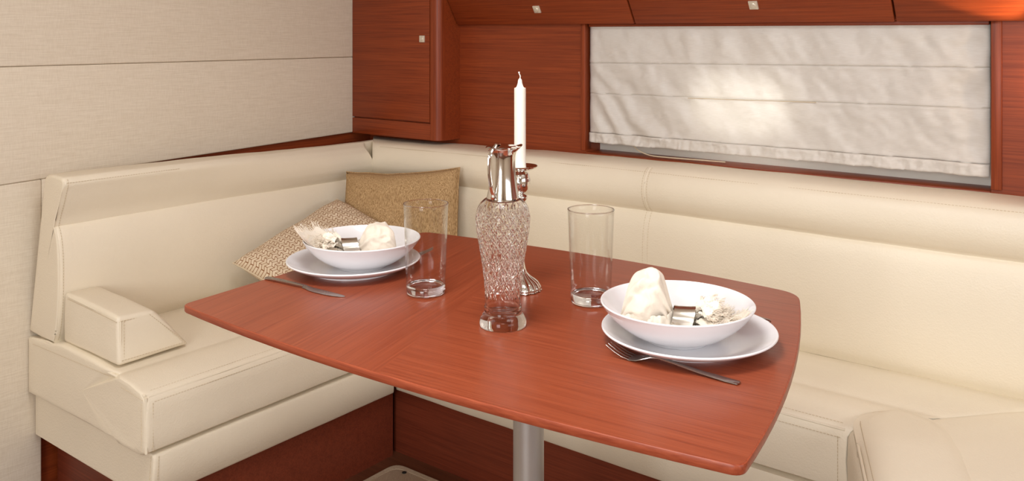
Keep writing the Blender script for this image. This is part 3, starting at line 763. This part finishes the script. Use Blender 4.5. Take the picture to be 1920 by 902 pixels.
# crystal decanter with silver neck
def decanter():
    loc = pz(943, 610, TZ); root = empty('claret_jug', tuple(loc), 'cut crystal claret jug with polished silver neck, handle and spout', 'decanter')
    prof = [(.0355, .001), (.0362, .006), (.0345, .013), (.0300, .020), (.0284, .026), (.0290, .030), (.0278, .034), (.0277, .045), (.0286, .062), (.0310, .085), (.0350, .112), (.0390, .135), (.0416, .153), (.0422, .165), (.0408, .176), (.0370, .186), (.0305, .193), (.0250, .197)]
    op = [tuple(p)[:2] for p in spline([(r, z, 0) for r, z in prof], 16)]
    def cut(r, z, a):
        k = max(0, min(1, (z-.042)/.012))*max(0, min(1, (.186-z)/.012))
        if k <= 0: return r
        u = a*18/(2*math.pi); v = z/.0088
        f = lambda s: abs(((s) % 1)-.5)*2        # 1 on the groove
        g = max(f(u+v*.5), f(u-v*.5))
        return r-.0019*k*max(0, (g-.76)/.24)
    seg = 504
    inner = [(.0, .018), (.020, .0185), (.0240, .024), (.0245, .045), (.026, .065), (.0285, .09), (.033, .118), (.037, .142), (.0385, .16), (.036, .176), (.030, .187), (.0235, .196)]
    ip = [tuple(p)[:2] for p in spline([(r, z, 0) for r, z in inner], 4)]
    fo = rings([[Vector((loc.x+cut(r, z, 2*math.pi*k/seg)*math.cos(2*math.pi*k/seg), loc.y+cut(r, z, 2*math.pi*k/seg)*math.sin(2*math.pi*k/seg), loc.z+z)) for k in range(seg)] for r, z in
                [(.0, .0012), (.033, .0012)]+op+ip[::-1]], (True, True))
    put('crystal_body', fo, 'crystal', root, angle=28)
    # silver sleeve: cone flaring down over the shoulder
    sl = [(.0258, .1925), (.0262, .194), (.0250, .198), (.0222, .212), (.0198, .232), (.0190, .252), (.0196, .262), (.0212, .268)]
    sp = [tuple(p)[:2] for p in spline([(r, z, 0) for r, z in sl], 4)]
    # directions in the table plane: right of the picture = (CY,SY); spout points to picture right
    rt = Vector((CY, SY, 0)); fw = Vector((-SY, CY, 0))
    def lip(r, z, a):
        return r
    put('silver_neck', lathe(sp+[(r-.0012, z) for r, z in sp[::-1]], 48, c=loc), 'silver', root)
    # wavy lip with spout
    secs = []
    for i in range(9):
        f = i/8; sec = []
        for k in range(48):
            a = 2*math.pi*k/48; dirv = rt*math.cos(a)+fw*math.sin(a)
            spt = max(0, math.cos(a))**5
            r = .0212+.0045*f*(1+.35*math.cos(2*a))+.0035*f*spt
            z = .268+.006*f+.004*f*spt+.0012*f*math.sin(5*a)
            if f > .8: r -= .0006
            sec.append(loc+dirv*r+Vector((0, 0, z)))
        secs.append(sec)
    for i in range(6):                           # lid closing over the lip
        f = i/5; secs.append([loc+(rt*math.cos(2*math.pi*k/48)+fw*math.sin(2*math.pi*k/48))*(.0235*(1-f)+.0005)+Vector((0, 0, .276+.0035*math.sin(f*1.4)-.0008*(f < .1))) for k in range(48)])
    put('spout_lip', rings(secs, (False, True)), 'silver', root)
    # strap handle on the camera side, a little left
    hd = (rt*-.55-fw*.83).normalized()
    hp = spline([loc+hd*.021+Vector((0, 0, .272)), loc+hd*.028+Vector((0, 0, .274)), loc+hd*.036+Vector((0, 0, .262)), loc+hd*.037+Vector((0, 0, .240)), loc+hd*.033+Vector((0, 0, .220)), loc+hd*.0275+Vector((0, 0, .206)), loc+hd*.0245+Vector((0, 0, .2005))], 6)
    put('handle', tube(hp, lambda t: .0034 if t < .8 else .0034+(t-.8)*.009, 10, flat=.6), 'silver', root)
    put('hinge_knob', lathe([(0, -.0045), (.003, -.004), (.0045, 0), (.003, .004), (0, .0048)], 16, c=loc+hd*.0265+Vector((0, 0, .2015))), 'silver', root)
    put('thumb_piece', tube([loc+hd*.024+Vector((0, 0, .274)), loc+hd*.018+Vector((0, 0, .280)), loc+hd*.008+Vector((0, 0, .2795))], lambda t: .0042-.002*t, 10, flat=.5), 'silver', root)
decanter()

# candlestick and candle
def candlestick():
    loc = pz(975, 543, TZ); root = empty('candlestick', tuple(loc), 'polished silver candlestick with fluted shell foot behind the crystal jug', 'candlestick')
    foot = [(.0, .0005), (.034, .0005), (.0362, .003), (.0355, .0075), (.0315, .0135), (.025, .0190), (.0175, .025), (.0115, .033), (.0085, .046), (.0070, .062), (.0064, .074)]
    fp = [tuple(p)[:2] for p in spline([(r, z, 0) for r, z in foot], 4)]
    def flute(r, z, a):
        k = max(0, min(1, (r-.006)/.022)); return r*(1+.075*k*(abs(math.sin(a*8))-.55))
    put('fluted_foot', lathe(fp, 192, flute, loc), 'silver', root, angle=60)
    st = [(.0064, .074), (.0095, .078), (.0095, .082), (.0062, .086), (.0056, .11), (.0062, .140), (.0085, .154), (.0128, .160), (.0130, .1645), (.0085, .168), (.0095, .1705), (.0150, .1765), (.0180, .186), (.0178, .194), (.0150, .203), (.0105, .208), (.0105, .2105)]
    put('stem', lathe([tuple(p)[:2] for p in spline([(r, z, 0) for r, z in st], 3)], 48, c=loc), 'silver', root)
    put('drip_pan', lathe([(0, .2100), (.012, .2100), (.024, .2120), (.0305, .2155), (.0312, .2172), (.0302, .2180), (.022, .2148), (.0, .2140)], 64, c=loc), 'silver', root)
    cl = loc+Vector((0, 0, .2145))
    cr = empty('taper_candle', tuple(cl), 'tall white unlit candle standing in the silver candlestick', 'candle')
    put('wax', lathe([tuple(p)[:2] for p in spline([(0, 0, 0), (.0103, 0.0001, 0), (.0104, .004, 0), (.0102, .05, 0), (.0102, .100, 0), (.0102, .136, 0), (.0094, .1385, 0), (.0062, .1415, 0), (.0042, .1475, 0), (.0033, .153, 0), (.0012, .156, 0), (0, .1562, 0)], 3)], 40, c=cl), 'wax', cr)
    put('wick', tube(spline([cl+Vector((0, 0, .155)), cl+Vector((.0005, 0, .160)), cl+Vector((-.0012, -.0005, .164)), cl+Vector((-.0022, 0, .1672))], 4), lambda t: .0009+.0006*(t > .8), 8), 'wax', cr)
candlestick()

# ------------------------------------------------------------------ cutlery
def cutlery_base(L):
    pass
def frame_along(a, b):
    a, b = Vector(a), Vector(b); x = (b-a).normalized(); z = Vector((0, 0, 1)); y = z.cross(x).normalized(); z = x.cross(y)
    m = Matrix((x, y, z)).transposed().to_4x4(); m.translation = a; return m, (b-a).length
def strip(st):
    """st: [(x, halfwidth, z, thickness)]"""
    secs = []
    for x, w, z, t in st:
        secs.append([Vector((x, w*c, z+t*(.5+.5*s))) for c, s in ((-1, -.3), (-.8, -1), (.8, -1), (1, -.3), (.96, .5), (.6, 1), (-.6, 1), (-.96, .5))])
    return rings(secs)
def fork(a, b, label):           # a handle end, b tine tips
    m, L = frame_along(a, b); root = empty('fork', tuple(a), label, 'fork', 'steel forks'); k = L/.21
    h = [(0, .003, .0006, .002), (.002, .0062, .0004, .0022), (.02, .0066, .0006, .0022), (.06, .0050, .0025, .0026), (.10, .0036, .0060, .0030), (.125, .0032, .0078, .0030), (.138, .0040, .0070, .0028), (.148, .0085, .0045, .0022), (.158, .0118, .0016, .0018), (.168, .0122, .0006, .0016), (.172, .0122, .0008, .0016)]
    h = [tuple(p[:]) for p in h]
    put('handle', xform(strip([(x*k, w, z, t) for x, w, z, t in h]), m), 'steel', root)
    for i in range(4):
        y = -.0104+i*.00693
        tn = [(.170, .0015, .0006, .0016), (.182, .0015, .0022, .0016), (.194, .0013, .0062, .0015), (.206, .0010, .0118, .0013), (.210, .0005, .0138, .001)]
        s = xform(strip([(x*k, w, z, t) for x, w, z, t in tn]), Matrix.Translation((0, y, 0)))
        put('tine', xform(s, m), 'steel', root)
def knife(a, b, label):          # a handle end, b blade tip
    m, L = frame_along(a, b); root = empty('table_knife', tuple(a), label, 'knife', 'steel table knives'); k = L/.205
    put('handle', xform(strip([(x*k, w, 0, t) for x, w, t in ((0, .003, .003), (.002, .0056, .0042), (.03, .0054, .005), (.07, .0046, .0056), (.098, .0042, .0056), (.104, .0042, .005))]), m), 'steel', root)
    secs = []
    for x, lo, hi, t in ((.102, -.004, .0042, .0042), (.112, -.0046, .0048, .0026), (.122, -.0085, .0052, .0018), (.14, -.0105, .0054, .0016), (.165, -.0105, .0054, .0015), (.185, -.008, .0052, .0013), (.198, -.0035, .0045, .0011), (.205, .002, .003, .0008)):
        secs.append([Vector((x*k, lo, .0007)), Vector((x*k, hi, .0006)), Vector((x*k, hi, .0006+t)), Vector((x*k, (lo+hi)/2, .0006+t)), Vector((x*k, lo, .0011))])
    put('blade', xform(rings(secs), m), 'steel', root, angle=25)
E_ = .0002
fa, fb = pz(1387, 721, TZ), pz(1143, 662, TZ)
fork((fa.x, fa.y, TZ+E_), (fb.x, fb.y, TZ+E_), 'steel fork lying in front of the plate with the tall napkin')
fork((-1.382, 1.196, TZ+E_), (-1.228, 1.328, TZ+E_), 'steel fork half hidden behind the plate near the woven cushion')
ka, kb = pz(499, 523, TZ), pz(645, 558, TZ)
knife((ka.x, ka.y, TZ+E_), (kb.x, kb.y, TZ+E_), 'steel knife in front of the plate near the woven cushion')
knife((-.528, 1.338, TZ+E_), (-.725, 1.368, TZ+E_), 'steel knife behind the plate with the tall napkin, only its handle end showing')

# ------------------------------------------------------------------ napkins
def napkin(origin, ang, label, ringlabel, lobe_h, lobe_len, lobe_w, tilt, seed, lace_len=.055, bowl=None):
    """gathered cloth through a ring: smooth hood on one side, crochet fan on the other. local x: hood -> fan"""
    ox = Vector((math.cos(ang), math.sin(ang), 0)); oy = Vector((-math.sin(ang), math.cos(ang), 0)); oz = Vector((0, 0, 1)); O = Vector(origin)
    L2W = lambda v: O+ox*v.x+oy*v.y+oz*v.z
    bo = (bowl-O); bx, by = bo.dot(ox), bo.dot(oy)
    root = empty('napkin', tuple(O), label, 'napkin', 'cream napkins in silver rings')
    def bowlz(x, y):             # inside of the bowl below the napkin, relative to its own origin
        r = math.hypot(x-bx, y-by); T = ((0, .0), (.046, .0015), (.068, .0070), (.088, .0210), (.101, .0345), (.109, .045), (.2, .16))
        for p, q in zip(T, T[1:]):
            if r <= q[0]: return p[1]+(q[1]-p[1])*(r-p[0])/(q[0]-p[0])
        return .16
    # hood: a broad, blunt, crumpled pouch flaring from the gathered neck
    secs = []; N, K = 46, 96
    for i in range(N+1):
        f = i/N; e = math.sin(min(1, f/.42)*math.pi/2)**1.3; end = max(0, 1-max(0, (f-.60)/.40)**3)**.5
        ry = max(.001, (.012+(lobe_w-.012)*e)*end); rz = max(.001, (.013+(lobe_h/2-.013)*e)*(end**.8))
        sec = []
        for k in range(K):
            a = 2*math.pi*k/K; c_, s_ = math.cos(a), math.sin(a)
            sq = (abs(c_)**2.6+abs(s_)**2.6)**(-1/2.6)
            pl = (.22*(1-e)+.035)*math.sin(8*a+seed+2.0*f)                     # pleats running out of the ring
            q3 = Vector((c_*1.1, s_*1.1, f*2.0+seed))
            fold = sq*(1+pl+.20*noise.noise(q3)-.10*abs(noise.noise(q3*2.3))*2+.022*noise.noise(q3*5))
            fold -= .20*math.exp(-((math.sin((a-1.9-1.0*f)/2))/.09)**2)*e
            y = ry*fold*c_; z = .004+rz+rz*fold*s_
            x = -.010-lobe_len*f+tilt*(z-.02)+.006*noise.noise(q3*1.7+Vector((5, 0, 0)))*e
            sec.append(L2W(Vector((x, y, max(z, bowlz(x, y)+.0004*(k % 3))))))
        secs.append(sec)
    put('linen_hood', rings(secs), 'linen', root, angle=75)
    # crochet fan: ruffled layers lying open in the bowl
    rnd = random.Random(int(seed*10)); TH = []
    for q in range(5):
        secs = []; n1, n2 = 20, 130
        for i in range(n1+1):
            f = i/n1; sec = []
            for k in range(n2+1):
                t = k/n2; spread = (-1+2*t)*(1.35-.08*q)
                r = .008+lace_len*f*(1-.13*q)*(1+.10*noise.noise(Vector((t*9, q, seed))))
                x = .010+r*math.cos(spread); y = r*math.sin(spread)*(.45+.55*f)
                z = .006+.0050*q+.012*math.sin(f*2.2)*(.5+.3*q)+f*(.0042*math.sin(t*22+q*2.1+seed+2*noise.noise(Vector((t*4, q, 0))))+.009*noise.noise(Vector((t*6, f*2, q+seed))))+.003*noise.noise(Vector((t*40, f*12, q)))
                v = Vector((x, y, max(z, bowlz(x, y)+.0015+.0012*q))); sec.append(L2W(v))
                if i == n1: TH.append((v, math.atan2(y, x)))
            secs.append(sec)
        back = [[p-Vector((0, 0, .0009)) for p in s] for s in secs]
        V = [p for s in secs for p in s]+[p for s in back for p in s]; w = n2+1; o = len(secs)*w; F = []
        for i in range(n1):
            for k in range(n2):
                a = i*w+k; F.append((a, a+1, a+w+1, a+w)); F.append((o+a, o+a+w, o+a+w+1, o+a+1))
        put('crochet_edge', (V, F), 'lace', root, angle=80)
    V, F = [], []
    for v, a in TH:
        a += rnd.uniform(-.7, .7); d = Vector((math.cos(a), math.sin(a), rnd.uniform(-.1, .7)))*rnd.uniform(.004, .011)
        m_ = v+d*.5+Vector((0, 0, .001)); e_ = v+d
        e_.z = max(e_.z, bowlz(e_.x, e_.y)+.001); m_.z = max(m_.z, bowlz(m_.x, m_.y)+.001)
        vf = tube([L2W(v), L2W(m_), L2W(e_)], .00038, 4); n = len(V); V += vf[0]; F += [tuple(i+n for i in f) for f in vf[1]]
    put('thread_fringe', (V, F), 'linen', root, kind='stuff')
    # crochet hem hanging from the hood on its open side
    secs = []
    for i in range(13):
        f = i/12; sec = []
        for k in range(91):
            t = k/90; x = -.012-(lobe_len-.004)*t
            w_ = lobe_w*math.sin(min(1, (t*.9+.12)/.42)*math.pi/2)
            y = -w_*(.93+.22*f)-.004*f*math.sin(t*30+seed)-.003*noise.noise(Vector((t*14, f*3, seed)))
            z = .032*(1-f)+.003+.004*noise.noise(Vector((t*10, seed, f)))
            sec.append(L2W(Vector((x, y, max(z, bowlz(x, y)+.0015)))))
        secs.append(sec)
    sv = rings(secs, (False, False), False); nb = len(sv[0])
    put('crochet_hem', (sv[0]+[p+oy*.0012 for p in sv[0]], sv[1]+[tuple(i+nb for i in f[::-1]) for f in sv[1]]), 'lace', root, angle=80)
    # lacy gathers beside the ring on the hood side
    V, F = [], []
    rnd = random.Random(seed)
    for q in range(220):
        u = rnd.uniform(-.052, .045); s = rnd.uniform(-1, 1)
        base = Vector((u, s*.022-.016, .006+rnd.random()*.014)); d = Vector((rnd.uniform(-.4, .4), -rnd.random()*.7, rnd.uniform(-.2, .5)))*.010
        vf = tube([L2W(base), L2W(base+d*.5+Vector((0, 0, .002))), L2W(base+d)], .0011, 5)
        n = len(V); V += vf[0]; F += [tuple(i+n for i in f) for f in vf[1]]
    put('lace_fringe', (V, F), 'linen', root, kind='stuff')
    # ring
    secs = []
    for (rx, dx) in ((.0205, -.0145), (.0213, -.0148), (.0207, -.009), (.0207, .009), (.0213, .0148), (.0205, .0145), (.0197, .009), (.0197, -.009), (.0205, -.0145)):
        secs.append([L2W(Vector((dx+.001+.25*(rx*.95*math.sin(2*math.pi*k/40)), rx*1.0*math.cos(2*math.pi*k/40)-.002, .0220+rx*.92*math.sin(2*math.pi*k/40)))) for k in range(40)])
    put('napkin_ring', rings(secs, (False, False)), 'ringsilver', label=ringlabel, cat='napkin ring', group='silver napkin rings')
iB = .0110
napkin((BRc.x+.012, BRc.y-.012, BRc.z+iB), YAW+R(-10), 'cream crocheted napkin in the bowl beside the fork, hood standing tall', 'engraved silver napkin ring in the bowl beside the fork', .086, .074, .036, .10, 1.3, .070, BRc)
napkin((BLc.x-.014, BLc.y-.012, BLc.z+iB), YAW+R(180+12), 'cream fringed napkin in the bowl near the woven cushion, low folded hood', 'plain silver napkin ring in the bowl near the woven cushion', .062, .072, .034, .02, 4.1, .078, BLc)

# ------------------------------------------------------------------ scatter cushions
def pillow(name, c, ex, ey, w, h, thick, mat, label, seed, pinchf=.10):
    """c centre, ex/ey unit edge directions"""
    ex, ey = Vector(ex).normalized(), Vector(ey); ey = (ey-ex*ey.dot(ex)).normalized(); n = ex.cross(ey); N = 40
    V, F, UV = [], [], []
    def P(i, j, side):
        u, v = -1+2*i/N, -1+2*j/N
        uu = u*(1-pinchf*.5*(1-v*v)*abs(u)**3); vv = v*(1-pinchf*.7*(1-u*u)*abs(v)**3)
        b = max(0, (1-u**4)*(1-v**4))**.45
        t = thick*b*(1+.12*noise.noise(Vector((u*2, v*2, seed))))
        r = math.hypot(u, v)
        wr = .0045*noise.noise(Vector((u*3+v*3, (u-v)*1.3, seed)))+.006*math.exp(-((abs(u)-.72)/.12)**2)*math.sin(9*v+3*u+seed)*.5*b
        p = Vector(c)+ex*(uu*w/2)+ey*(vv*h/2)+n*(side*(t/2+wr*b))
        return p+ey*.004*noise.noise(Vector((u*2.5, seed, v)))
    idx = {}
    for side in (1, -1):
        for j in range(N+1):
            for i in range(N+1):
                if side == -1 and (i in (0, N) or j in (0, N)): idx[(i, j, -1)] = idx[(i, j, 1)]; continue
                idx[(i, j, side)] = len(V); V.append(P(i, j, side)); UV.append((i/N*w/h, j/N))
    for side in (1, -1):
        for j in range(N):
            for i in range(N):
                q = (idx[(i, j, side)], idx[(i+1, j, side)], idx[(i+1, j+1, side)], idx[(i, j+1, side)])
                F.append(q if side == 1 else q[::-1])
    root = put(name, (V, F), mat, label=label, cat='cushion', angle=80)
    me = root.data; ul = me.uv_layers.new(name='UVMap')
    for l in me.loops: ul.data[l.index].uv = UV[l.vertex_index]
    path = [P(i, 0, 1) for i in range(N)]+[P(N, j, 1) for j in range(N)]+[P(N-i, N, 1) for i in range(N)]+[P(0, N-j, 1) for j in range(N+1)]
    put('edge_seam', tube(path, .0022, 6), 'thread' if mat == 'basket' else mat, root)
    return root
# tan cushion set across the corner
tl = Vector((-2.075, 1.862, .742)); tr = Vector((-1.70, 1.962, .778)); exv = (tr-tl)
dn = Vector((.03, -.06, -.32)).normalized()
hh = .322; wv = exv.length
pillow('scatter_cushion', (tl+tr)/2+dn*hh/2, exv, -dn, wv, hh, .11, 'tan', 'plain tan chenille cushion standing in the corner of the backrests', 2.0)
e1 = Vector((0, .37, .120)); e2 = Vector((.325, .045, -.098))
c0 = Vector((-2.068, 1.434, .546))
pillow('scatter_cushion', c0+e1/2+e2/2, e1, -e2,   .385, .342, .085, 'basket', 'cream cushion with brown basket weave pattern leaning on the backrest', 5.0)

# ------------------------------------------------------------------ warm reading lamp shining up at the locker
def reading_lamp():
    base = Vector((-.19, YB, 1.03)); head = base+Vector((0, -.06, .03)); aim = (Vector((-.345, 2.06, 1.24))-head).normalized()
    root = empty('reading_lamp', tuple(base), 'small warm reading lamp on the back wall, turned up at the locker', 'lamp')
    rot = Vector((0, 0, 1)).rotation_difference(Vector((0, -1, 0))).to_matrix().to_4x4(); rot.translation = base
    put('wall_plate', xform(lathe([(0, 0), (.026, 0), (.026, .006), (.022, .010), (0, .010)], 32), rot), 'chrome', root)
    put('arm', tube(spline([base+Vector((0, -.008, 0)), base+Vector((0, -.035, .003)), head-aim*.028], 6), .005, 10), 'chrome', root)
    m = Vector((0, 0, 1)).rotation_difference(aim).to_matrix().to_4x4(); m.translation = head
    put('shade', xform(lathe([(0, -.034), (.010, -.034), (.014, -.028), (.020, .012), (.0185, .012), (.012, -.026), (0, -.030)], 32), m), 'chrome', root)
    l = bpy.data.lights.new('reading_bulb', 'SPOT'); l.energy = 7; l.color = (1, .72, .42); l.spot_size = R(40); l.spot_blend = .3; l.shadow_soft_size = .006
    o = bpy.data.objects.new('bulb', l); COL.objects.link(o); o.parent = root; o.location = head+aim*.0-base
    o.rotation_euler = aim.to_track_quat('-Z', 'Y').to_euler()
    g = bpy.data.lights.new('reading_glow', 'POINT'); g.energy = .45; g.color = (1, .72, .42); g.shadow_soft_size = .008
    go = bpy.data.objects.new('bulb_glow', g); COL.objects.link(go); go.parent = root; go.location = head+aim*.018-base
reading_lamp()
